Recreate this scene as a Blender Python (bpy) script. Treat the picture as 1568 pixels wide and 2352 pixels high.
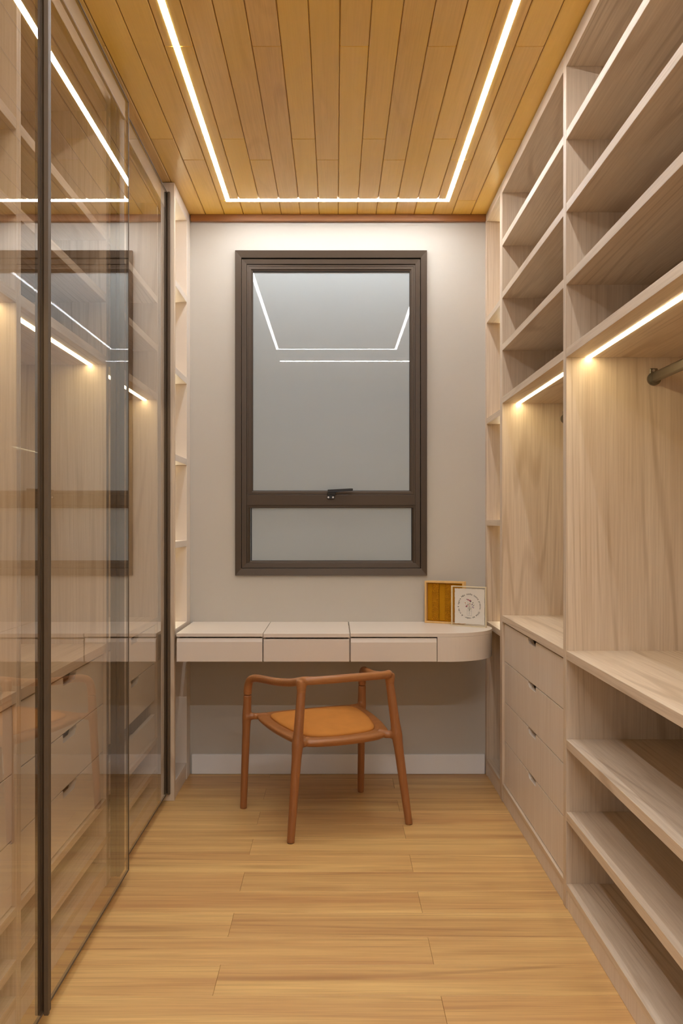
import bpy, bmesh, math, random
from mathutils import Vector, Matrix
for o in list(bpy.data.objects): bpy.data.objects.remove(o)
S = bpy.context.scene
COL = S.collection
random.seed(7)

# ---------------------------------------------------------------- camera
H = 1.175                      # eye height
CZ = 2.615                     # ceiling height
D = 4.286                      # distance to the back wall
cam = bpy.data.cameras.new('camera'); co = bpy.data.objects.new('camera', cam); COL.objects.link(co)
co.location = (0, 0, H); co.rotation_euler = (math.pi/2, 0, 0)
cam.sensor_fit = 'AUTO'; cam.sensor_width = 36; cam.lens = 2100/2352*36
cam.shift_x = 14/2352; cam.shift_y = 25/2352; cam.clip_start = 0.02
S.camera = co
# ---------------------------------------------------------------- world, exposure
w = bpy.data.worlds.new('world'); S.world = w; w.use_nodes = True
w.node_tree.nodes['Background'].inputs[0].default_value = (0.010, 0.012, 0.016, 1)   # night outside
w.node_tree.nodes['Background'].inputs[1].default_value = 1
S.view_settings.view_transform = 'Standard'; S.view_settings.look = 'None'
S.view_settings.gamma = 1; S.view_settings.use_curve_mapping = False
S.view_settings.exposure = 1.17
CEIL_LED = 27.0; ENTRY_LED = 150.0; CEIL_COL = (0.97, 1.0, 1.04)
SHELF_LED = 11.0; SHELF_COL = (1.0, 0.84, 0.50)
NICHE_LED = 7.0; NICHE_COL = (1.0, 0.88, 0.60)

# ---------------------------------------------------------------- helpers
MP = {}
def lin(c):
    return tuple(((v/255)/12.92 if v/255 <= .04045 else ((v/255+.055)/1.055)**2.4) for v in c) + (1,)
def tag(o, label=None, cat=None, group=None, kind=None):
    if label: o['label'] = label
    if cat: o['category'] = cat
    if group: o['group'] = group
    if kind: o['kind'] = kind
    return o
def root(name, loc, label, cat, group=None, rot=0, local=False, kind=None):
    o = bpy.data.objects.new(name, None); COL.objects.link(o)
    o.location = loc; o.rotation_euler = (0, 0, rot); o.empty_display_size = .1
    MP[o] = Vector((0, 0, 0)) if local else Vector(loc)
    return tag(o, label, cat, group, kind)
def part(name, bm, mat, parent=None, label=None, smooth=False):
    """link bm (model space) as one mesh whose origin is its own centre"""
    if isinstance(bm, bpy.types.Mesh):
        me = bm
    else:
        me = bpy.data.meshes.new(name); bmesh.ops.recalc_face_normals(bm, faces=bm.faces); bm.to_mesh(me); bm.free()
    lo = [min(v.co[i] for v in me.vertices) for i in range(3)]; hi = [max(v.co[i] for v in me.vertices) for i in range(3)]
    c = Vector([(a+b)/2 for a, b in zip(lo, hi)])
    me.transform(Matrix.Translation(-c))
    for m in (mat if isinstance(mat, (list, tuple)) else [mat]): me.materials.append(m)
    if smooth:
        for p in me.polygons: p.use_smooth = True
    o = bpy.data.objects.new(name, me); COL.objects.link(o)
    if parent is not None:
        o.parent = parent; o.location = c - MP[parent]
    else: o.location = c
    MP[o] = c
    if label: o['label'] = label
    return o
def box(x0, x1, y0, y1, z0, z1, bev=0.0008, bm=None, mi=0, seg=1):
    own = bm is None
    t = bmesh.new()
    x0, x1 = sorted((x0, x1)); y0, y1 = sorted((y0, y1)); z0, z1 = sorted((z0, z1))
    bmesh.ops.create_cube(t, size=1, matrix=Matrix.Translation(((x0+x1)/2, (y0+y1)/2, (z0+z1)/2)) @ Matrix.Diagonal((x1-x0, y1-y0, z1-z0, 1)))
    if bev: bmesh.ops.bevel(t, geom=list(t.edges), offset=bev, segments=seg, profile=.5, affect='EDGES')
    for f in t.faces: f.material_index = mi
    if own: return t
    me = bpy.data.meshes.new('tmp'); t.to_mesh(me); t.free(); bm.from_mesh(me); bpy.data.meshes.remove(me)
    return bm
def merge(*bms):
    r = bmesh.new()
    for b in bms:
        me = bpy.data.meshes.new('tmp'); b.to_mesh(me); b.free(); r.from_mesh(me); bpy.data.meshes.remove(me)
    return r
def prism(pts, axis, a, b, bev=0):
    """pts in the plane perpendicular to axis, extruded from a to b"""
    bm = bmesh.new()
    def P(u, v, t):
        return {'x': (t, u, v), 'y': (u, t, v), 'z': (u, v, t)}[axis]
    v0 = [bm.verts.new(P(u, v, a)) for u, v in pts]; v1 = [bm.verts.new(P(u, v, b)) for u, v in pts]
    n = len(pts)
    bm.faces.new(v0); bm.faces.new(v1[::-1])
    for i in range(n): bm.faces.new((v0[i], v1[i], v1[(i+1) % n], v0[(i+1) % n]))
    if bev: bmesh.ops.bevel(bm, geom=list(bm.edges), offset=bev, segments=1, affect='EDGES')
    return bm
def tube(pts, rad, seg=20, bm=None, caps=True, flat=1.0):
    bm = bm or bmesh.new()
    P = [Vector(p) for p in pts]; n = len(P)
    if not isinstance(rad, (list, tuple)): rad = [rad]*n
    rings = []; up = None
    for i in range(n):
        t = (P[min(i+1, n-1)]-P[max(i-1, 0)]).normalized()
        if up is None:
            up = t.orthogonal().normalized()
        up = (up - t*up.dot(t)).normalized(); s = t.cross(up)
        rings.append([bm.verts.new(P[i]+(up*math.cos(a)+s*math.sin(a)*flat)*rad[i]) for a in [2*math.pi*k/seg for k in range(seg)]])
    for i in range(n-1):
        for k in range(seg):
            bm.faces.new((rings[i][k], rings[i][(k+1) % seg], rings[i+1][(k+1) % seg], rings[i+1][k]))
    if caps: bm.faces.new(rings[0][::-1]); bm.faces.new(rings[-1])
    return bm
def catmull(pts, n=8):
    P = [Vector(p) for p in pts]; P = [2*P[0]-P[1]]+P+[2*P[-1]-P[-2]]; out = []
    for i in range(1, len(P)-2):
        for k in range(n):
            t = k/n; a, b, c, d = P[i-1:i+3]
            out.append(.5*((2*b)+(c-a)*t+(2*a-5*b+4*c-d)*t*t+(3*b-a-3*c+d)*t**3))
    out.append(P[-2]); return out
def lerp(a, b, t): return a+(b-a)*t
def remeshed(bm, voxel, smooth, it):
    me = bpy.data.meshes.new('tmp'); bmesh.ops.recalc_face_normals(bm, faces=bm.faces); bm.to_mesh(me); bm.free()
    o = bpy.data.objects.new('tmp', me); COL.objects.link(o)
    m = o.modifiers.new('r', 'REMESH'); m.mode = 'VOXEL'; m.voxel_size = voxel; m.use_smooth_shade = True
    s = o.modifiers.new('s', 'SMOOTH'); s.factor = smooth; s.iterations = it
    dg = bpy.context.evaluated_depsgraph_get(); dg.update()
    r = bpy.data.meshes.new_from_object(o.evaluated_get(dg))
    bpy.data.objects.remove(o); r.materials.clear()
    return r

# ---------------------------------------------------------------- materials
def newmat(name):
    m = bpy.data.materials.new(name); m.use_nodes = True
    nt = m.node_tree; return m, nt, nt.nodes['Principled BSDF']
def plain(name, rgb, rough=.5, metal=0, coat=0, spec=.5, noise=0, bump=0, nscale=30):
    m, nt, b = newmat(name)
    b.inputs['Base Color'].default_value = lin(rgb); b.inputs['Roughness'].default_value = rough
    b.inputs['Metallic'].default_value = metal; b.inputs['Coat Weight'].default_value = coat
    b.inputs['Specular IOR Level'].default_value = spec
    tc = nt.nodes.new('ShaderNodeTexCoord'); n = nt.nodes.new('ShaderNodeTexNoise')
    n.inputs['Scale'].default_value = nscale; n.inputs['Detail'].default_value = 4
    nt.links.new(tc.outputs['Object'], n.inputs['Vector'])
    mix = nt.nodes.new('ShaderNodeMix'); mix.data_type = 'RGBA'
    k = 1-noise; mix.inputs[6].default_value = tuple(v*k for v in lin(rgb)[:3])+(1,); mix.inputs[7].default_value = lin(rgb)
    nt.links.new(n.outputs['Fac'], mix.inputs[0]); nt.links.new(mix.outputs[2], b.inputs['Base Color'])
    if bump:
        bp = nt.nodes.new('ShaderNodeBump'); bp.inputs['Strength'].default_value = bump; bp.inputs['Distance'].default_value = .002
        nt.links.new(n.outputs['Fac'], bp.inputs['Height']); nt.links.new(bp.outputs[0], b.inputs['Normal'])
    return m
def wood(name, c_light, c_dark, c_line, axis, rough=.45, line=.5, fibre=.5, vary=.0, hue=None, patch=.5, scale=1.0, ring=34, coat=0, lw=(.80, 1.0), stretch=.07, band=6.0):
    """procedural wood: grain runs along axis of the object's own space"""
    m, nt, b = newmat(name); N = nt.nodes; L = nt.links
    b.inputs['Roughness'].default_value = rough; b.inputs['Coat Weight'].default_value = coat; b.inputs['Coat Roughness'].default_value = .2
    tc = N.new('ShaderNodeTexCoord'); oi = N.new('ShaderNodeObjectInfo')
    comb = N.new('ShaderNodeCombineXYZ')
    for i, k in enumerate((37.0, 71.0, 53.0)):
        mu = N.new('ShaderNodeMath'); mu.operation = 'MULTIPLY'; mu.inputs[1].default_value = k
        L.new(oi.outputs['Random'], mu.inputs[0]); L.new(mu.outputs[0], comb.inputs[i])
    def mapped(sx):
        mp = N.new('ShaderNodeMapping'); v = [scale]*3; v['xyz'.index(axis)] = scale*sx; mp.inputs['Scale'].default_value = v
        L.new(tc.outputs['Object'], mp.inputs['Vector'])
        ad = N.new('ShaderNodeVectorMath'); ad.operation = 'ADD'; L.new(mp.outputs[0], ad.inputs[0]); L.new(comb.outputs[0], ad.inputs[1])
        return ad.outputs[0]
    def noise(vec, sc, det=3, dist=0, rgh=.5):
        n = N.new('ShaderNodeTexNoise'); n.inputs['Scale'].default_value = sc; n.inputs['Detail'].default_value = det
        n.inputs['Distortion'].default_value = dist; n.inputs['Roughness'].default_value = rgh; L.new(vec, n.inputs['Vector']); return n.outputs['Fac']
    def ramp(f, a, b_):
        r = N.new('ShaderNodeMapRange'); r.inputs['From Min'].default_value = a; r.inputs['From Max'].default_value = b_; L.new(f, r.inputs['Value']); return r.outputs[0]
    def mul(a, k):
        q = N.new('ShaderNodeMath'); q.operation = 'MULTIPLY'; L.new(a, q.inputs[0])
        if isinstance(k, (int, float)): q.inputs[1].default_value = k
        else: L.new(k, q.inputs[1])
        return q.outputs[0]
    def mix(f, a, b_):
        x = N.new('ShaderNodeMix'); x.data_type = 'RGBA'; L.new(f, x.inputs[0])
        for s, v in ((6, a), (7, b_)):
            if isinstance(v, tuple): x.inputs[s].default_value = v
            else: L.new(v, x.inputs[s])
        return x.outputs[2]
    broad = mapped(stretch)
    fine = mapped(.022)
    n1 = ramp(noise(broad, band, 4, .3), .32, .68)                     # broad tone bands
    rg = noise(broad, 3.2, 1.5, .25)
    sn = N.new('ShaderNodeMath'); sn.operation = 'SINE'; L.new(mul(rg, ring*6.283/3), sn.inputs[0])
    lines = ramp(sn.outputs[0], lw[0], lw[1])                         # growth-ring lines
    brk = ramp(noise(mapped(.3), 7, 2), .42, .62)
    fb = ramp(noise(fine, 210, 3, 0, .6), .38, .70)                   # fine fibres
    fb2 = ramp(noise(fine, 60, 2), .5, .8)
    c = mix(mul(n1, patch), lin(c_light), lin(c_dark))
    c = mix(mul(fb, fibre*.55), c, lin(c_line))
    c = mix(mul(fb2, fibre*.35), c, lin(c_line))
    c = mix(mul(mul(lines, brk), line), c, lin(c_line))
    if hue:
        big = ramp(noise(mapped(.4), 2.5, 2), .35, .65)
        c = mix(mul(big, .55), c, lin(hue))
        rr = N.new('ShaderNodeMapRange'); L.new(oi.outputs['Random'], rr.inputs['Value']); rr.inputs['To Min'].default_value = 0; rr.inputs['To Max'].default_value = .6
        c = mix(rr.outputs[0], c, lin(hue))
    if vary:
        hs = N.new('ShaderNodeHueSaturation'); L.new(c, hs.inputs['Color'])
        mr = N.new('ShaderNodeMapRange'); L.new(oi.outputs['Random'], mr.inputs['Value']); mr.inputs['To Min'].default_value = 1-vary; mr.inputs['To Max'].default_value = 1+vary
        L.new(mr.outputs[0], hs.inputs['Value']); c = hs.outputs[0]
    L.new(c, b.inputs['Base Color'])
    bp = N.new('ShaderNodeBump'); bp.inputs['Strength'].default_value = .12; bp.inputs['Distance'].default_value = .001
    L.new(fb, bp.inputs['Height']); L.new(bp.outputs[0], b.inputs['Normal'])
    return m
def emit(name, col, k):
    m, nt, b = newmat(name)
    b.inputs['Base Color'].default_value = (.8, .8, .8, 1); b.inputs['Emission Color'].default_value = (*col, 1); b.inputs['Emission Strength'].default_value = k
    return m
def sheet_glass(name, tint, boost=1.0, haze=0):
    """thin tinted glass: fresnel reflection on outward faces, tinted straight-through transmission"""
    m = bpy.data.materials.new(name); m.use_nodes = True; nt = m.node_tree; nt.nodes.clear(); N = nt.nodes; L = nt.links
    out = N.new('ShaderNodeOutputMaterial'); tr = N.new('ShaderNodeBsdfTransparent'); gl = N.new('ShaderNodeBsdfGlossy')
    gl.inputs['Roughness'].default_value = 0.0; gl.inputs['Color'].default_value = (1, 1, 1, 1); tr.inputs['Color'].default_value = tint
    fr = N.new('ShaderNodeFresnel'); fr.inputs['IOR'].default_value = 1.5
    ge = N.new('ShaderNodeNewGeometry'); a = N.new('ShaderNodeMath'); a.operation = 'SUBTRACT'; a.inputs[0].default_value = 1; L.new(ge.outputs['Backfacing'], a.inputs[1])
    b = N.new('ShaderNodeMath'); b.operation = 'MULTIPLY'; L.new(fr.outputs[0], b.inputs[0]); L.new(a.outputs[0], b.inputs[1])
    c = N.new('ShaderNodeMath'); c.operation = 'MULTIPLY'; c.use_clamp = True; L.new(b.outputs[0], c.inputs[0]); c.inputs[1].default_value = boost
    mx = N.new('ShaderNodeMixShader'); L.new(c.outputs[0], mx.inputs[0]); L.new(tr.outputs[0], mx.inputs[1]); L.new(gl.outputs[0], mx.inputs[2])
    L.new(mx.outputs[0], out.inputs['Surface'])
    return m

OAKL, OAKD, OAKN = (224, 206, 183), (208, 185, 158), (160, 130, 98)
oak_v = wood('oak_laminate_vertical', OAKL, OAKD, OAKN, 'z', rough=.5, line=.42, fibre=.50, patch=.75, ring=84, stretch=.045, lw=(.55, 1.0), band=11)
oak_d = wood('oak_laminate_lengthwise', OAKL, OAKD, OAKN, 'y', rough=.5, line=.42, fibre=.50, patch=.75, ring=84, stretch=.045, lw=(.55, 1.0), band=11)
oak_front = wood('oak_laminate_fronts', (230, 216, 200), (222, 205, 186), (190, 166, 142), 'z', rough=.5, line=.12, fibre=.5)
edge_mat = plain('pale_edge_band', (232, 216, 196), .5, noise=.03)
lacquer = plain('cream_lacquer', (224, 211, 197), .38, noise=.02)
lacq_left = plain('beige_lacquer', (230, 218, 202), .4, noise=.02)
wallm = plain('wall_paint', (196, 189, 178), .85, noise=.02, bump=.03, nscale=60)
white = plain('white_skirting', (242, 241, 240), .5, noise=.02)
bronze = plain('bronze_aluminium', (76, 62, 48), .42, metal=.35, noise=.06, nscale=200)
bronze_door = plain('dark_bronze_profile', (92, 76, 58), .55, metal=0, spec=.3, noise=.05, nscale=200)
track_m = plain('taupe_track', (150, 134, 116), .45, metal=.2, noise=.03)
gasket = plain('black_gasket', (18, 18, 18), .6)
blackm = plain('black_metal', (22, 21, 20), .35)
steel = plain('screw_steel', (205, 200, 195), .3, metal=.8)
rod_m = plain('brushed_nickel', (138, 130, 116), .38, metal=.85, noise=.08, nscale=90)
floor_m = wood('floor_oak', (230, 190, 122), (200, 152, 96), (146, 98, 54), 'x', rough=.42, line=.40, fibre=.6, vary=.04, patch=1.0, ring=50, lw=(.6, 1.0), stretch=.05, band=16)
ceil_m = wood('ceiling_tauari', (244, 203, 134), (234, 185, 110), (180, 126, 64), 'y', rough=.35, line=.2, fibre=.5, vary=.05, hue=(242, 198, 70), patch=.7, stretch=.12)
corn_m = wood('cornice_wood', (158, 102, 50), (142, 88, 40), (106, 62, 26), 'x', rough=.4, line=.2, fibre=.4)
groove_m = plain('groove_backing', (150, 98, 50), .7)
chair_m = wood('chair_wood', (170, 112, 66), (148, 92, 50), (104, 60, 32), 'z', rough=.34, line=.15, fibre=.5, patch=.8)
chair_h = wood('chair_wood_rail', (178, 120, 70), (154, 96, 54), (104, 60, 32), 'x', rough=.34, line=.15, fibre=.5, patch=.8)
suede = plain('tan_suede', (208, 138, 66), .95, noise=.22, bump=.25, nscale=18, spec=.2)
pane_m, _nt, _b = newmat('etched_pane')
_b.inputs['Base Color'].default_value = lin((158, 164, 164)); _b.inputs['Roughness'].default_value = .55
_b.inputs['Coat Weight'].default_value = 1.0; _b.inputs['Coat Roughness'].default_value = .01
led_c = emit('ceiling_led', CEIL_COL, CEIL_LED)
led_e = emit('entry_led', CEIL_COL, ENTRY_LED)
led_s = emit('shelf_led', SHELF_COL, SHELF_LED)
led_n = emit('niche_led', NICHE_COL, NICHE_LED)
door_glass = sheet_glass('bronze_tinted_glass', (.935, .915, .885, 1), 1.4)

# ---------------------------------------------------------------- setting
XR, XL = .702, -.680            # cabinet face planes
XB = 1.285                      # inner face of the right wall
XLB = -1.33                     # inner face of the left wall
YF = -1.0                       # wall behind the camera
def struct(name, bm, mat):
    return tag(part(name, bm, mat), kind='structure')
fl = struct('floor', box(XLB-.1, XB+.1, YF-.1, D+.1, -.08, -.010, 0), groove_m)
R0, P = 3.0767, .161
rows = []
y = R0
k0 = int((YF-R0)/P)-1
for k in range(k0, int((D-R0)/P)+2):
    y0, y1 = R0+k*P-P, R0+k*P
    y0, y1 = max(y0, YF), min(y1, D)
    if y1-y0 < .01: continue
    joint = -.305 if k % 2 == 0 else .262
    xs = [XLB, joint, XB]
    if joint+1.2 < XB: xs.insert(2, joint+1.2)
    if joint-1.2 > XLB: xs.insert(1, joint-1.2)
    for a, b in zip(xs, xs[1:]):
        part('plank', box(a+.0003, b-.0003, y0+.0003, y1-.0003, -.0098, 0, .0006), floor_m, fl)
ce = struct('ceiling', box(XLB-.1, XB+.1, YF-.1, D+.1, CZ+.0056, CZ+.1, 0), groove_m)
W = .0884
i = 0
x = -.606-8*W-.0
joints = [2.764, 3.43]
while x < XB-.005:
    x1 = min(x+W, XB)
    xa = max(x, XLB)
    if x1 > XLB+.01:
        st = (2.764, 3.43, 3.43-.66*1.7)[i % 3]
        ys = [YF]
        t = st
        while t > YF+.3: t -= 1.32
        t += 1.32
        while t < D-.1:
            if t > YF+.15: ys.append(t)
            t += 1.32
        ys.append(D)
        for a, b in zip(ys, ys[1:]):
            part('plank', box(xa+.0009, x1-.0009, a+.0003, b-.0003, CZ, CZ+.0054, .0026), ceil_m, ce)
    x += W; i += 1
# window opening in the back wall
WX0, WX1, WZ0, WZ1 = -.440, .400, .958, 2.418
bm = merge(box(XLB-.1, WX0, D, D+.1, -.08, CZ+.1, 0), box(WX1, XB+.1, D, D+.1, -.08, CZ+.1, 0), box(WX0, WX1, D, D+.1, -.08, WZ0, 0), box(WX0, WX1, D, D+.1, WZ1, CZ+.1, 0))
struct('wall_back', bm, wallm)
struct('wall_left', box(XLB-.1, XLB, YF, D, -.01, CZ+.1, 0), white)
struct('wall_right', box(XB, XB+.1, YF, D, -.01, CZ+.1, 0), white)
struct('wall_front', box(XLB-.1, XB+.1, YF-.1, YF, -.01, CZ+.1, 0), white)
struct('baseboard_back', merge(box(-.672, XR-.004, D-.014, D, .0005, .0925, .002), ), white)
struct('trim_1', box(-.676, XR, D-.022, D, CZ-.031, CZ-.0005, .001), corn_m)

# ---------------------------------------------------------------- window
win = tag(part('window_1', box(WX0, WX1, D+.080, D+.086, WZ0, WZ1, 0), plain('outer_glass', (30, 32, 34), .1)), kind='structure')
def ring_frame(x0, x1, z0, z1, wl, yo, yi, mat, name='window_frame', wb=None, wt=None, parent=win, splay=0.0, rail=None):
    """mitred frame: outer rectangle, width wl, front outer at yo, front inner at yi"""
    wb = wb or wl; wt = wt or wl
    bm = bmesh.new()
    O = [(x0, z0), (x1, z0), (x1, z1), (x0, z1)]; I = [(x0+wl, z0+wb), (x1-wl, z0+wb), (x1-wl, z1-wt), (x0+wl, z1-wt)]
    yb = max(yo, yi)+.02
    A = [bm.verts.new((a, yo, b)) for a, b in O]; B = [bm.verts.new((a, yi, b)) for a, b in I]
    A2 = [bm.verts.new((a, yb, b)) for a, b in O]; B2 = [bm.verts.new((a, yb, b)) for a, b in I]
    for k in range(4):
        n = (k+1) % 4
        bm.faces.new((A[k], A[n], B[n], B[k])); bm.faces.new((A2[k], A2[n], A[n], A[k])); bm.faces.new((B[k], B[n], B2[n], B2[k])); bm.faces.new((B2[k], B2[n], A2[n], A2[k]))
    bmesh.ops.bevel(bm, geom=list(bm.edges), offset=.0006, segments=1, affect='EDGES')
    return part(name, bm, mat, parent)
def zpx(y): return H-(y-1201)/490.
def xpx(x): return (x-770)/490.
fr = ring_frame(xpx(540.5), xpx(979.7), zpx(1321.5), zpx(577), .0285, D-.016, D-.010, bronze, wt=.0335, wb=.033)
ring_frame(xpx(555.2), xpx(964.5), zpx(1304.5), zpx(595.5), .0225, D-.004, D-.001, bronze, name='frame_liner', parent=fr)
ring_frame(xpx(566.6), xpx(953.6), zpx(1296.5), zpx(607), .0085, D+.004, D+.004, bronze, name='frame_bead', parent=fr)
# transom
tr_ = part('transom', merge(box(xpx(566), xpx(954), D+.002, D+.05, zpx(1160.5), zpx(1136.5), .001), box(xpx(567), xpx(953), D+.008, D+.05, zpx(1166), zpx(1160), .001)), bronze, win)
# opening upper sash
sash = ring_frame(xpx(569.5), xpx(951), zpx(1136), zpx(609), .0135, D+.006, D+.006, bronze, name='sash', wb=.012, wt=.017)
ring_frame(xpx(575.5), xpx(945.5), zpx(1131), zpx(616), .0085, D+.010, D+.012, bronze, name='sash_bead', parent=sash, wb=.007, wt=.011)
ring_frame(xpx(578.3), xpx(942.5), zpx(1128.5), zpx(619), .004, D+.014, D+.014, gasket, name='gasket', parent=sash, wt=.008, wb=.004)
part('pane', box(xpx(577), xpx(944), D+.019, D+.025, zpx(1130), zpx(617), 0), pane_m, sash)
lf = ring_frame(xpx(569.5), xpx(951), zpx(1298), zpx(1163.5), .0085, D+.008, D+.012, bronze, name='lower_frame', wb=.020, wt=.006)
ring_frame(xpx(575.3), xpx(947), zpx(1289.5), zpx(1164.5), .004, D+.014, D+.014, gasket, name='gasket', parent=lf)
part('pane', box(xpx(574), xpx(948), D+.019, D+.025, zpx(1290), zpx(1163), 0), pane_m, lf)
# handle
hd = part('window_handle', merge(box(xpx(751.5), xpx(768), D-.010, D+.003, zpx(1145.5), zpx(1136), .001), box(xpx(752.5), xpx(770.5), D-.022, D+.003, zpx(1136.5), zpx(1125), .0015),
      prism([(xpx(752.5), zpx(1132)), (xpx(770), zpx(1131.5)), (xpx(810), zpx(1127)), (xpx(810), zpx(1122.6)), (xpx(806), zpx(1122.4)), (xpx(752.5), zpx(1125))], 'y', D-.034, D-.020, .001)), blackm, win, label='black cam handle')
for sx in (754, 764.6):
    part('screw', tube([(xpx(sx), D-.0125, zpx(1142.4)), (xpx(sx), D-.009, zpx(1142.4))], .0042, 12), steel, hd)

# ---------------------------------------------------------------- ceiling light
lr = root('led_strip_light', (0, 2.55, CZ), 'white rectangular LED line light let into the wooden ceiling boards', 'ceiling light')
LX0, LX1, LY0, LY1, LW = -.480, .500, 1.03, 4.085, .018
zb = CZ-.0006
for nm, b in (('diffuser', (LX0-LW/2, LX1+LW/2, LY1-.018, LY1+.012)), ('diffuser', (LX0-LW/2, LX1+LW/2, LY0-.009, LY0+.009)),  # far bar drawn wider to imitate the bloom around it
          ('diffuser', (LX0-LW/2, LX0+LW/2, LY0+.0092, LY1-.0182)), ('diffuser', (LX1-LW/2, LX1+LW/2, LY0+.0092, LY1-.0182))):
    part(nm, box(*b, zb, CZ+.001, 0), led_c, lr)
l2 = root('led_strip_light', (.1, .45, CZ), 'straight white LED ceiling line near the entrance, seen mirrored in the window', 'ceiling light')
part('diffuser', box(-.49, .69, .455, .475, zb, CZ+.001, 0), led_e, l2)

# ---------------------------------------------------------------- cabinets
def notch_front(xf, xb, y0, y1, z0, z1, yc, w=.13, d=.020, thick=.018, side=1):
    """drawer front in the plane x = xf .. xb with a finger notch cut in its top edge"""
    a, b = yc-w/2, yc+w/2
    pts = [(y0, z0), (y1, z0), (y1, z1), (b, z1), (b, z1-d*.35), (b-.022, z1-d), (a, z1-d), (a, z1), (y0, z1)]
    # (u, v) = (y, z)
    return prism(pts, 'x', xf, xb, .0006)
def drawer(parent, s, xf, y0, y1, z0, z1, mat, yc, d=.020):
    """s = +1 cabinet on the right (depth grows with x), -1 on the left"""
    dr = part('drawer', notch_front(xf, xf+s*.018, y0+.0015, y1-.0015, z0+.0015, z1-.0015, yc, d=d), mat, parent)
    part('drawer_box', box(xf+s*.045, xf+s*.45, y0+.02, y1-.02, z0+.012, z1-.035, 0), mat, dr)
    return dr
def strip(parent, x0, x1, y0, y1, z, mat=None):
    o = part('light_strip', box(x0, x1, y0, y1, z-.0015, z+.001, 0), mat or led_s, parent)
    return o

def wardrobe_right(y0, y1, label, drawers, rod, z_low=True):
    """bay between inner faces y0 .. y1 (y0 nearer the camera)"""
    T = .0172
    r = root('wardrobe_unit', (XR+.28, (y0+y1)/2, 0), label, 'wardrobe', 'open wardrobe units on the right')
    xb = XB-.004
    for a, b in ((y0-T, y0), (y1, y1+T)):
        part('side_panel', box(XR, xb, a, b, .0005, CZ-.002), [oak_v], r)
    part('back_panel', box(xb-.012, xb, y0+.0005, y1-.0005, .02, CZ-.01, 0), oak_v, r)
    part('top_panel', box(XR, xb-.013, y0+.0005, y1-.0005, 2.565, CZ-.002), oak_d, r)
    g = .0004
    for zz in (2.342, 2.121, 1.900, 1.6786):
        part('shelf', box(XR+.0005, xb-.013, y0+g, y1-g, zz, zz+.0272), oak_d, r)
    strip(r, XR+.0600, XR+.0775, y0+.002, y1-.002, 1.6786)
    part('worktop', box(XR+.0003, xb-.013, y0+g, y1-g, .7595, .786), oak_d, r)
    part('bottom_panel', box(XR+.001, xb-.013, y0+g, y1-g, .056, .0765), oak_d, r)
    part('kick_board', box(XR+.003, XR+.021, y0+g, y1-g, .0005, .0555), oak_front, r)
    if drawers:
        zs = [(.592, .7520), (.423, .592), (.258, .423), (.0775, .258)]
        for a, b in zs:
            drawer(r, 1, XR+.010, y0+.001, y1-.001, a, b, oak_front, (y0+y1)/2-.02)
    else:
        for zz in (.489, .2685):
            part('shelf', box(XR+.0005, xb-.013, y0+g, y1-g, zz, zz+.0272), oak_d, r)
    if rod:
        x = .968; z = 1.617
        rd = part('hanging_rod', prism([(x+.0075*math.cos(a), z+(.0085 if math.sin(a) > 0 else -.0085)+.0075*math.sin(a)) for a in [2*math.pi*q/20 for q in range(20)]], 'y', y0+.003, y1-.003), rod_m, r, label='satin nickel oval rod', smooth=False)
        fl_ = part('rod_bracket', merge(tube([(x, y1-.010, z-.004), (x, y1-.0002, z-.004)], .0205, 24), box(x-.012, x+.012, y1-.006, y1-.0002, z-.005, z+.028, .002)), rod_m, rd)
        part('screw', tube([(x-.002, y1-.009, z+.021), (x-.002, y1-.005, z+.021)], .004, 10), steel, rd)
        part('rod_bracket', merge(tube([(x, y0+.0002, z-.004), (x, y0+.010, z-.004)], .0205, 24), box(x-.012, x+.012, y0+.0002, y0+.006, z-.005, z+.028, .002)), rod_m, rd)
    return r
wardrobe_right(2.8190, 3.8510, 'pale oak open wardrobe with four notched drawers, beside the narrow shelf niche at right', True, True)
wardrobe_right(1.752, 2.7840, 'large pale oak open wardrobe at right with hanging rod and open lower shelves', False, True)

def bookcase(s, xf, y0, y1, yfar, shelves, top, label, depth, far_mat, fr_t=.0277, kick=.0745):
    """narrow niche: s=+1 right, -1 left; inner faces y0..y1; far panel reaches yfar"""
    r = root('shelf_niche', (xf+s*.12, (y0+y1)/2, 0), label, 'bookcase', 'narrow lit shelf niches beside the desk')
    xb = xf+s*depth
    part('side_panel', box(xf, xb, y0-.026 if s < 0 else y0-.034, y0, .0005, CZ-.002), oak_v, r)
    part('side_panel', box(xf, xb, y1, yfar, .0005, CZ-.002), far_mat, r)
    part('back_panel', box(xb-s*.012, xb, y0+.0005, y1-.0005, .02, CZ-.01, 0), far_mat, r)
    xi = xb-s*.013
    part('top_panel', box(xf, xi, y0+.0004, y1-.0004, top, CZ-.002), oak_d if s > 0 else lacquer, r)
    for zz in shelves:
        # shelf notched round the vertical light profile
        part('shelf', box(xf+s*.0003, xi, y0+.0004, y1-.0004, zz, zz+fr_t), oak_d if s > 0 else lacquer, r)
    part('bottom_panel', box(xf+s*.001, xi, y0+.0004, y1-.0004, kick-.018, kick+.002), oak_d if s > 0 else lacquer, r)
    part('kick_board', box(xf+s*.003, xf+s*.02, y0+.0004, y1-.0004, .0005, kick-.0185), oak_front, r)
    zs = sorted(shelves)
    lims = [(zs[i]+fr_t+.004, (zs[i+1] if i+1 < len(zs) else top)-.004) for i in range(len(zs))]
    for a, b in lims:
        part('light_strip', box(xf+s*(.0635 if s < 0 else .0700), xf+s*.084, y1-.0015, y1+.0004, a, b, 0), led_n, r)
    return r
bookcase(1, XR, 3.903, 4.250, D-.002, (2.103, 1.634, 1.162, .691), 2.575, 'narrow oak shelf niche at right, between the desk end and the drawers', .30, oak_v, fr_t=.0265)
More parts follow.
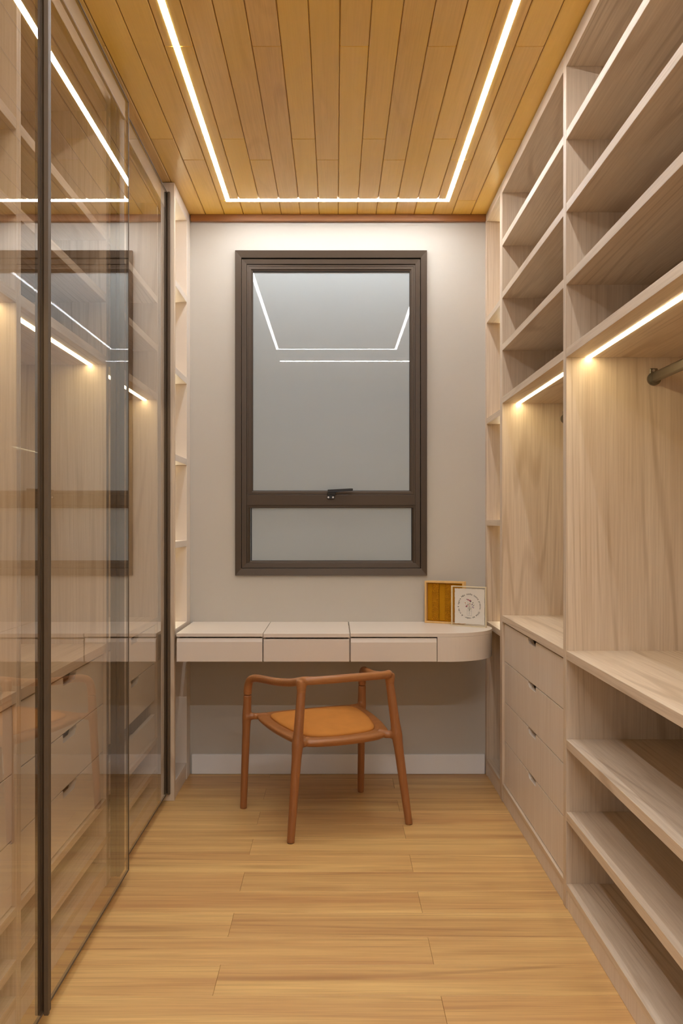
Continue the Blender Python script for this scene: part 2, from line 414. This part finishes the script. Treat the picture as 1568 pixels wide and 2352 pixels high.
bookcase(-1, XL, 3.888, 4.187, D-.002, (2.184, 1.811, 1.440, 1.068, .696), 2.5595, 'narrow cream shelf niche at left, between the glass doors and the window wall', .30, lacquer)

XC = -.740                      # carcass front of the left closet
def closet_left(y0, y1, label, fourth):
    T = .0145
    r = root('closet_unit', (XC-.28, (y0+y1)/2, 0), label, 'wardrobe', 'oak closet units behind the glass doors')
    xb = XLB+.004
    for a, b in ((y0-T, y0), (y1, y1+T)):
        part('side_panel', box(XC, xb, a, b, .0005, 2.532), oak_v, r)
    part('back_panel', box(xb+.012, xb, y0+.0005, y1-.0005, .02, 2.53, 0), oak_v, r)
    part('top_panel', box(XC, xb+.013, y0+.0005, y1-.0005, 2.505, 2.532), oak_d, r)
    g = .0004
    for zz in (2.088, 1.888, 1.686):
        part('shelf', box(XC-.0005, xb+.013, y0+g, y1-g, zz, zz+.0272), oak_d, r)
    strip(r, XC-.060, XC-.044, y0+.002, y1-.002, 1.686)
    part('worktop', box(XC-.0003, xb+.013, y0+g, y1-g, .757, .784), oak_d, r)
    part('bottom_panel', box(XC-.001, xb+.013, y0+g, y1-g, .050, .0765), oak_d, r)
    part('kick_board', box(XC-.003, XC-.02, y0+g, y1-g, .0005, .0495), oak_front, r)
    zs = [(.592, .750), (.438, .592)] + ([(.286, .438)] if fourth else [])
    for a, b in zs:
        drawer(r, -1, XC-.010, y0+.001, y1-.001, a, b, lacq_left, (y0+y1)/2+.03, d=.024)
    if not fourth:
        part('tray', merge(box(XC-.010, XC-.026, y0+.003, y1-.003, .286, .380, .0008), box(XC-.0265, XC-.45, y0+.02, y1-.02, .290, .302, 0)), lacq_left, r)
    part('shelf', box(XC-.0005, xb+.013, y0+g, y1-g, .262, .284), oak_d, r)
    part('shelf', box(XC-.0005, xb+.013, y0+g, y1-g, .140, .162), oak_d, r)
    return r
closet_left(2.985, 3.800, 'far oak closet bay behind the rear glass door, with an open tray under two drawers', False)
closet_left(2.153, 2.955, 'middle oak closet bay behind the glass door, with three notched drawers', True)
closet_left(1.323, 2.123, 'nearest oak closet bay behind the glass, cut by the left edge of the photo', True)

# ---------------------------------------------------------------- sliding glass doors
def door(x, y0, y1, z0, z1, label, prof=()):
    r = root('sliding_glass_door', (x, (y0+y1)/2, z0), label, 'glass door', 'sliding bronze glass doors')
    part('glass', box(x-.003, x+.003, y0+.004, y1-.004, z0+.004, z1-.004, 0), door_glass, r, label='bronze-tinted clear glass')
    e = .0042
    for nm, b in (('rail', (x-e, x+e, y0, y1, z0, z0+.0036)), ('rail', (x-e, x+e, y0, y1, z1-.0036, z1)),
              ('edge_trim', (x-e, x+e, y0, y0+.0036, z0+.0037, z1-.0037)), ('edge_trim', (x-e, x+e, y1-.0036, y1, z0+.0037, z1-.0037))):
        part(nm, box(*b, .0004), bronze_door, r)
    part('top_rail', box(x-.0045, x-.0125, y0+(.004 if x > -.7 else .076), y1-.016, z1-.066, z1-.004, .001), track_m, r, label='taupe top rail behind the glass')
    for (a, b, hw) in prof:
        part('handle_profile', merge(box(x+.0045, x+hw, a, b, z0-.004, z1+.002, .0012), box(x-.0045, x-hw, a, b, z0-.004, z1+.002, .0012)), bronze_door, r)
    return r
door(-.681, 1.25, 2.132, .0355, 2.556, 'front sliding glass door cut off by the left edge of the photo', prof=[(2.120, 2.1315, .0155)])
door(-.681, 2.138, 3.0, .0355, 2.556, 'middle sliding glass door with tall bronze handle at its near edge', prof=[(2.1385, 2.1500, .0130)])
door(-.7115, 2.948, 3.8600, .0355, 2.567, 'rear sliding glass door closing against the oak end panel', prof=[(2.953, 3.020, .0150), (3.846, 3.8595, .0155)])
tag(part('trim_2', box(-.760, -.7405, 1.25, 3.84, 2.5330, CZ-.001, .0005), oak_d), kind='structure')

# ---------------------------------------------------------------- desk
DY0, DY1, DZ = 3.830, D-.0010, .712
ds = root('desk', (0, 4.05, .593), 'wall-hung cream lacquered desk with rounded right end under the window', 'desk')
xs = [-.6665, -.3030, .0612]
XC2, RR = .464, (DY1-DY0)/2
YC = (DY0+DY1)/2
def dtop(a, b): return box(a, b, DY0, DY1, DZ-.0145, DZ, .0008)
part('desk_lid', dtop(xs[0], xs[1]-.0012), lacquer, ds)
part('desk_lid', box(xs[1]+.0012, xs[2]-.0022, DY0-.002, DY1, DZ-.0175, DZ-.0005, .0008), lacquer, ds)
def dshape(x0, r=RR, x1=XC2):
    pts = [(x0, YC-r)]
    pts += [(x1+r*math.sin(a), YC-r*math.cos(a)) for a in [math.pi*q/40 for q in range(41)]]
    pts += [(x0, YC+r)]
    return pts
part('desktop', prism(dshape(xs[2]+.0022), 'z', DZ-.0150, DZ, .0008), lacquer, ds)
# carcass: bottom, divisions and the round end
XE = .4265
body = merge(box(xs[0]+.001, XE+.02, DY0+.03, DY1, .5935, .606, 0), box(xs[0]+.001, xs[0]+.010, DY0+.03, DY1, .606, DZ-.016, 0),
             box(xs[1]-.008, xs[1]+.008, DY0+.03, DY1, .606, DZ-.018, 0), box(xs[2]-.008, xs[2]+.008, DY0+.03, DY1, .606, DZ-.018, 0),
             prism(dshape(XE+.0010), 'z', .593, DZ-.0155, .0006))
part('carcass', body, lacquer, ds)
for i, (a, b, g, zt) in enumerate(((xs[0]+.0015, xs[1]-.0030, .021, .676), (xs[1]+.0020, xs[2]-.0030, .010, .6835), (xs[2]+.0030, XE-.0015, .023, .674))):
    # profile in (y, z): face, chamfered finger pull, top
    zb_ = DZ-.0150-.0055-(.003 if i == 1 else 0)
    pts = [(DY0+.0005, .5935), (DY0+.020, .5935), (DY0+.020, zb_), (DY0+.007, zb_), (DY0+.0005, zt)]
    dr = part('drawer', prism(pts, 'x', a, b, .0005), lacquer, ds)
    part('drawer_box', merge(box(a+.012, a+.020, DY0+.0205, DY0+.40, .612, .675, 0), box(b-.020, b-.012, DY0+.0205, DY0+.40, .612, .675, 0), box(a+.012, b-.012, DY0+.0205, DY0+.40, .6065, .612, 0)), lacquer, dr)

# ---------------------------------------------------------------- framed textile
th = math.radians(-25)          # turned so that its right side comes forward
FX, FY = .4134, 4.236
ft = root('framed_textile', (FX, FY, DZ), 'square light-wood frame holding mustard woven strips, leaning behind the acrylic block on the desk', 'picture frame', rot=th, local=True)
FW, FH, FD, FB = .188, .195, .034, .0085
frame_wood = wood('light_frame_wood', (226, 182, 116), (214, 166, 98), (180, 128, 70), 'z', rough=.5, line=.2, fibre=.3)
z0 = .0004
for nm, b in (('frame_bar', (0, FB, 0, FD, z0, FH)), ('frame_bar', (FW-FB, FW, 0, FD, z0, FH)), ('frame_bar', (FB, FW-FB, 0, FD, z0, z0+FB)), ('frame_bar', (FB, FW-FB, 0, FD, FH-FB, FH))):
    part(nm, box(*b, .0005), frame_wood, ft)
mus = plain('mustard_weave', (200, 138, 22), .95, noise=.35, bump=.5, nscale=420, spec=.1)
mus2 = plain('mustard_knots', (214, 148, 30), .95, noise=.5, bump=.8, nscale=260, spec=.1)
part('backing', box(FB, FW-FB, .020, .023, z0+FB, FH-FB, 0), mus, ft)
cols = [(FB+.001, .032, 0), (.032, .064, 1), (.065, .094, 0), (.094, .124, 1), (.124, FW-FB-.001, 0)]
for a, b, rough_ in cols:
    if not rough_:
        part('textile_strip', box(a+.0004, b-.0004, .0155, .0195, z0+FB+.0035, FH-FB-.003, .0008), mus, ft)
    else:
        bm = bmesh.new(); nu, nv = 14, 78
        grid = [[bm.verts.new((lerp(a, b, u/nu)+random.uniform(-.0008, .0008), .0145-random.uniform(0, .0050), lerp(z0+FB+.0008, FH-FB-.002, v/nv)+random.uniform(-.0006, .0006))) for v in range(nv+1)] for u in range(nu+1)]
        for u in range(nu):
            for v in range(nv): bm.faces.new((grid[u][v], grid[u+1][v], grid[u+1][v+1], grid[u][v+1]))
        rim = [grid[u][0] for u in range(nu+1)]+[grid[nu][v] for v in range(1, nv+1)]+[grid[u][nv] for u in range(nu-1, -1, -1)]+[grid[0][v] for v in range(nv-1, 0, -1)]
        low = [bm.verts.new((q.co.x, .0197, q.co.z)) for q in rim]
        for k in range(len(rim)):
            n = (k+1) % len(rim); bm.faces.new((rim[k], low[k], low[n], rim[n]))
        part('textile_strip', bm, mus2, ft, label='knotted raised strip')

# ---------------------------------------------------------------- acrylic block
ta = math.radians(-33)
ab = root('acrylic_block', (.5180, 4.113, DZ), 'clear acrylic block holding a printed white card, in front of the mustard frame', 'picture frame', rot=ta, local=True)
AW, AH, AT = .168, .1805, .022
acr = sheet_glass('clear_acrylic', (.97, .965, .95, 1), 1.0)
acre, _nt, _b = newmat('acrylic_edge_painted_glow')
_b.inputs['Base Color'].default_value = lin((246, 232, 204)); _b.inputs['Roughness'].default_value = .2; _b.inputs['Transmission Weight'].default_value = 0; _b.inputs['IOR'].default_value = 1.49  # opaque pale cream painted in for the glow of clear, edge-lit acrylic
part('front_sheet', box(0, AW, 0, .005, .0004, AH, 0), acr, ab, label='clear front sheet')
part('rear_sheet', box(0, AW, AT-.005, AT, .0004, AH, 0), acr, ab)
for b in ((AW-.0030, AW, .0052, AT-.0052, .0004, AH), (0, .0022, .0052, AT-.0052, .0004, AH), (.003, AW-.0035, .0052, AT-.0052, .0004, .0045), (.003, AW-.0035, .0052, AT-.0052, AH-.0040, AH)):
    part('edge', box(*b, .0004), acre, ab)
card_m = plain('white_card', (238, 232, 226), .8, noise=.02)
CX0, CX1, CZ0, CZ1 = .0165, .1600, .0125, .1690
bm = bmesh.new(); pts = []
nj = 22
for k in range(nj): pts.append((lerp(CX0, CX1, k/nj), CZ0+random.uniform(-.0008, .0008)))
for k in range(nj): pts.append((CX1+random.uniform(-.0008, .0008), lerp(CZ0, CZ1, k/nj)))
for k in range(nj): pts.append((lerp(CX1, CX0, k/nj), CZ1+random.uniform(-.0008, .0008)))
for k in range(nj): pts.append((CX0+random.uniform(-.0008, .0008), lerp(CZ1, CZ0, k/nj)))
card = part('card', prism(pts, 'y', .0085, .0100), card_m, ab, label='deckle-edged white card')
cx, cz, cr = (CX0+CX1)/2-.001, .092, .0505
ink = plain('black_ink', (40, 36, 34), .8)
txt = 'Não tenha tanta pressa. Olhe ao redor. A vida é agora'
meshes = bmesh.new(); n = len(txt)
dg = bpy.context.evaluated_depsgraph_get()
for k, ch in enumerate(txt):
    if ch == ' ': continue
    cu = bpy.data.curves.new('glyph', 'FONT'); cu.body = ch; cu.size = .0108; cu.align_x = 'CENTER'; cu.offset = .00015; cu.resolution_u = 3; cu.extrude = .00012
    go = bpy.data.objects.new('glyph', cu); COL.objects.link(go)
    bpy.context.view_layer.update(); dg = bpy.context.evaluated_depsgraph_get()
    me = bpy.data.meshes.new_from_object(go.evaluated_get(dg))
    a = math.radians(-40+352*k/n)
    M = Matrix.Translation((cx+cr*math.sin(a), .0083, cz+cr*math.cos(a))) @ Matrix.Rotation(a, 4, 'Y') @ Matrix.Rotation(math.pi/2, 4, 'X')
    me.transform(M); meshes.from_mesh(me)
    bpy.data.objects.remove(go); bpy.data.curves.remove(cu); bpy.data.meshes.remove(me)
part('lettering', meshes, ink, card)
# printed bouquet: flat print
def disc(bm, x, z, r, mi, sq=1, rot=0, y=.0083):
    vs = []
    for q in range(10):
        a = 2*math.pi*q/10; u, v = r*math.cos(a), r*sq*math.sin(a)
        vs.append(bm.verts.new((x+u*math.cos(rot)-v*math.sin(rot), y, z+u*math.sin(rot)+v*math.cos(rot))))
    f = bm.faces.new(vs); f.material_index = mi
def stroke(bm, x0, z0_, x1, z1_, wd, mi, y=.00835):
    d = Vector((x1-x0, z1_-z0_)); nrm = Vector((-d.y, d.x)).normalized()*wd/2
    f = bm.faces.new([bm.verts.new((x0+nrm.x, y, z0_+nrm.y)), bm.verts.new((x1+nrm.x, y, z1_+nrm.y)), bm.verts.new((x1-nrm.x, y, z1_-nrm.y)), bm.verts.new((x0-nrm.x, y, z0_-nrm.y))]); f.material_index = mi
pm = [plain('print_rose', (176, 92, 108), .8), plain('print_plum', (92, 70, 92), .8), plain('print_green', (112, 122, 98), .8), plain('print_grey', (168, 170, 170), .8), plain('print_mauve', (178, 164, 186), .8), plain('print_peach', (216, 170, 150), .8)]
bm = bmesh.new(); bx, bz = cx+.001, .080
for (dx, dz) in ((-.010, .034), (-.002, .038), (.004, .034), (.016, .026), (-.018, .020), (.020, .016), (-.022, .028), (.010, .038), (-.006, .026), (.024, .022)):
    stroke(bm, bx, bz-.008, bx+dx, bz+dz, .0006, 2)
for (dx, dz, r, mi) in ((-.006, .040, .0042, 0), (.002, .037, .0050, 0), (.006, .034, .0040, 1), (-.012, .042, .0028, 1), (-.013, .012, .0045, 0), (-.016, .009, .0030, 1), (.013, .020, .0032, 1), (.016, .009, .0045, 4), (.020, .006, .0035, 4), (.002, .022, .0040, 5), (-.020, .026, .0035, 5), (.017, .028, .0030, 2), (-.008, .018, .0028, 2), (.021, .016, .0026, 2), (0, .012, .0030, 5)):
    disc(bm, bx+dx, bz+dz, r, mi, .7, random.uniform(0, 3), y=.00832)
JW = .0105
for (a, b, c, d_) in ((-JW, -.003, -JW, -.029), (JW, -.003, JW, -.029), (-JW, -.029, JW, -.029), (-JW*.7, .004, -JW, -.003), (JW*.7, .004, JW, -.003), (-JW*.7, .004, JW*.7, .004), (-JW, -.010, JW, -.010), (-.003, -.004, -.002, -.026), (.002, -.004, .001, -.024)):
    stroke(bm, bx+a, bz+b, bx+c, bz+d_, .0009, 3)
part('printed_bouquet', bm, pm, card)

# ---------------------------------------------------------------- chair
ang = math.atan2(.423, .906)
ch = root('desk_chair', (-.036, 3.6685, 0), 'curved brown wooden armchair with tan suede seat, standing in front of the desk', 'chair', rot=ang, local=True)
# local x = chair's right seen from behind, local -y = towards the camera (the back of the chair)
def L3(u, v, z): return Vector((u, -v, z))
ZR, ZF = .585, .546
def leg_rear(s):
    foot = L3(s*.249, .230, .0); knee = L3(s*.207, .203, .37); top = L3(s*.187, .186, ZR-.030)
    n = 24; pts = []; rad = []
    for k in range(n+1):
        t = k/n; z = lerp(0, ZR-.034, t)
        p = foot.lerp(top, t); pts.append(p)
        r = lerp(.0145, .0190, min(1, z/.35)); r = r if z < .35 else lerp(.0190, .0160, (z-.35)/(ZR-.35))
        r += .003*math.exp(-((z-.347)/.030)**2)
        rad.append(r)
    b = tube(pts, rad, 24)
    # flared stub towards the seat frame
    pk = foot.lerp(top, .347/(ZR-.034))
    tgt = L3(s*.168, .176, .347)
    m = [pk.lerp(tgt, q/6) for q in range(7)]
    tube(m, [.025, .0215, .0175, .0155, .0150, .0150, .0150], 20, b)
    return b
def leg_front(s):
    foot = L3(s*.270, -.232, .0); top = L3(s*.262, -.203, ZF-.075)
    n = 22; pts = []; rad = []
    for k in range(n+1):
        t = k/n; z = lerp(0, ZF-.075, t); pts.append(foot.lerp(top, t))
        r = lerp(.0143, .0168, min(1, z/.37)); r += .0022*math.exp(-((z-.385)/.030)**2)
        rad.append(r)
    b = tube(pts, rad, 24)
    pk = foot.lerp(top, .383/(ZF-.075)); tgt = L3(s*.218, -.180, .385)
    tube([pk.lerp(tgt, q/6) for q in range(7)], [.0225, .0190, .0155, .0138, .0135, .0135, .0140], 20, b)
    return b
for s in (-1, 1):
    lg = part('leg', remeshed(leg_rear(s), .0028, .5, 9), chair_m, ch, smooth=True)
    f = L3(s*.249, .230, 0); part('glide', tube([f+Vector((0, 0, .0003)), f+Vector((0, 0, .0035))], .0118, 16), blackm, lg)
    lg = part('leg', remeshed(leg_front(s), .0028, .5, 9), chair_m, ch, smooth=True)
    f = L3(s*.270, -.232, 0); part('glide', tube([f+Vector((0, 0, .0003)), f+Vector((0, 0, .0035))], .0118, 16), blackm, lg)
# one-piece arm and back rail: front-left bend, arm, rear corner, back, rear corner, arm, front bend
ctrl = []
def arm(s):
    return [L3(s*.262, -.203, ZF-.074), L3(s*.2615, -.200, ZF-.045), L3(s*.258, -.186, ZF-.014), L3(s*.248, -.158, ZF-.001), L3(s*.236, -.115, ZF+.002), L3(s*.214, -.010, ZF+.006), L3(s*.197, .095, ZF+.018), L3(s*.188, .160, ZR-.008)]
back = [L3(-.176, .196, ZR), L3(-.150, .207, ZR), L3(-.080, .216, ZR+.001), L3(0, .219, ZR+.002), L3(.080, .216, ZR+.001), L3(.150, .207, ZR), L3(.176, .196, ZR)]
path = arm(-1)+back+arm(1)[::-1]
pts = catmull(path, 7)
rad = []
for p in pts:
    r = .0158
    v = -p.y
    for s in (-1, 1):
        d = (p-L3(s*.187, .184, ZR)).length; r += .0012*math.exp(-(d/.030)**2)
    if v < -.15: r = .0158+.0012*min(1, max(0, (-v-.17)/.03))
    rad.append(r)
b = tube(pts, rad, 24)
for s in (-1, 1):
    a = L3(s*.187, .186, ZR+.002); c = L3(s*.1885, .1873, ZR-.050)
    tube([a.lerp(c, q/6) for q in range(7)], [.0190, .0205, .0205, .0190, .0178, .0170, .0165], 24, b)
part('arm_rail', remeshed(b, .0028, .5, 12), chair_h, ch, label='bent one-piece arm and back rail', smooth=True)
# seat frame
def seat_outline(k=0.0, n=10):
    """closed outline (u, v) with slightly bowed sides, inset by k"""
    c = [(-.236+k, -.196+k), (.236-k, -.196+k), (.190-k, .192-k), (-.190+k, .192-k)]
    bow = [(0, -.010), (.020, 0), (0, .024), (-.020, 0)]
    out = []
    n = 14
    for e in range(4):
        a, b_ = Vector(c[e]), Vector(c[(e+1) % 4])
        for q in range(n):
            t = (q+.5)/n
            p = a.lerp(b_, t)+Vector(bow[e])*(4*t*(1-t))
            out.append(p)
    # soften the corners
    for _ in range(2):
        out = [(out[i-1]+2*out[i]+out[(i+1) % len(out)])/4 for i in range(len(out))]
    return out
def zseat(v): return lerp(.392, .352, (v+.2)/.4)
bm = bmesh.new(); prof = [(0.034, -.026), (.016, -.024), (.005, -.014), (0, -.004), (.004, .003), (.012, .006), (.030, .007), (.040, .004)]
rings = []
for k, dz in prof:
    o = seat_outline(k); rings.append([bm.verts.new(L3(p.x, p.y, zseat(p.y)+dz)) for p in o])
for a, c in zip(rings, rings[1:]):
    for q in range(len(a)): bm.faces.new((a[q], a[(q+1) % len(a)], c[(q+1) % len(a)], c[q]))
bm.faces.new(rings[0][::-1]); bm.faces.new(rings[-1])
for s in (-1, 1):
    pr = L3(s*.190, .192, .347); pf = L3(s*.240, -.190, .385)
    tube([L3(s*.150, .160, .352).lerp(pr, q/5) for q in range(6)], [.017, .017, .016, .0155, .015, .0145], 16, bm)
    tube([L3(s*.190, -.165, .385).lerp(pf, q/5) for q in range(6)], [.015, .015, .0145, .014, .0135, .013], 16, bm)
part('seat_frame', remeshed(bm, .0030, .5, 10), chair_h, ch, smooth=True)
bm = bmesh.new(); prof = [(.046, 0.0), (.0445, .007), (.047, .0115), (.054, .0150), (.070, .0185), (.100, .0205), (.140, .0212)]
rings = []
for k, dz in prof:
    o = seat_outline(k)
    if k > .06:
        o0 = seat_outline(.054); c0 = Vector((0, 0)); f_ = 1-(k-.054)*5.2; o = [c0+(p-c0)*f_ for p in o0]
    rings.append([bm.verts.new(L3(p.x, p.y, zseat(p.y)+dz)) for p in o])
for a, c in zip(rings, rings[1:]):
    for q in range(len(a)): bm.faces.new((a[q], a[(q+1) % len(a)], c[(q+1) % len(a)], c[q]))
bm.faces.new(rings[0][::-1]); bm.faces.new(rings[-1])
part('seat_cushion', bm, suede, ch, label='tan suede cushion', smooth=True)
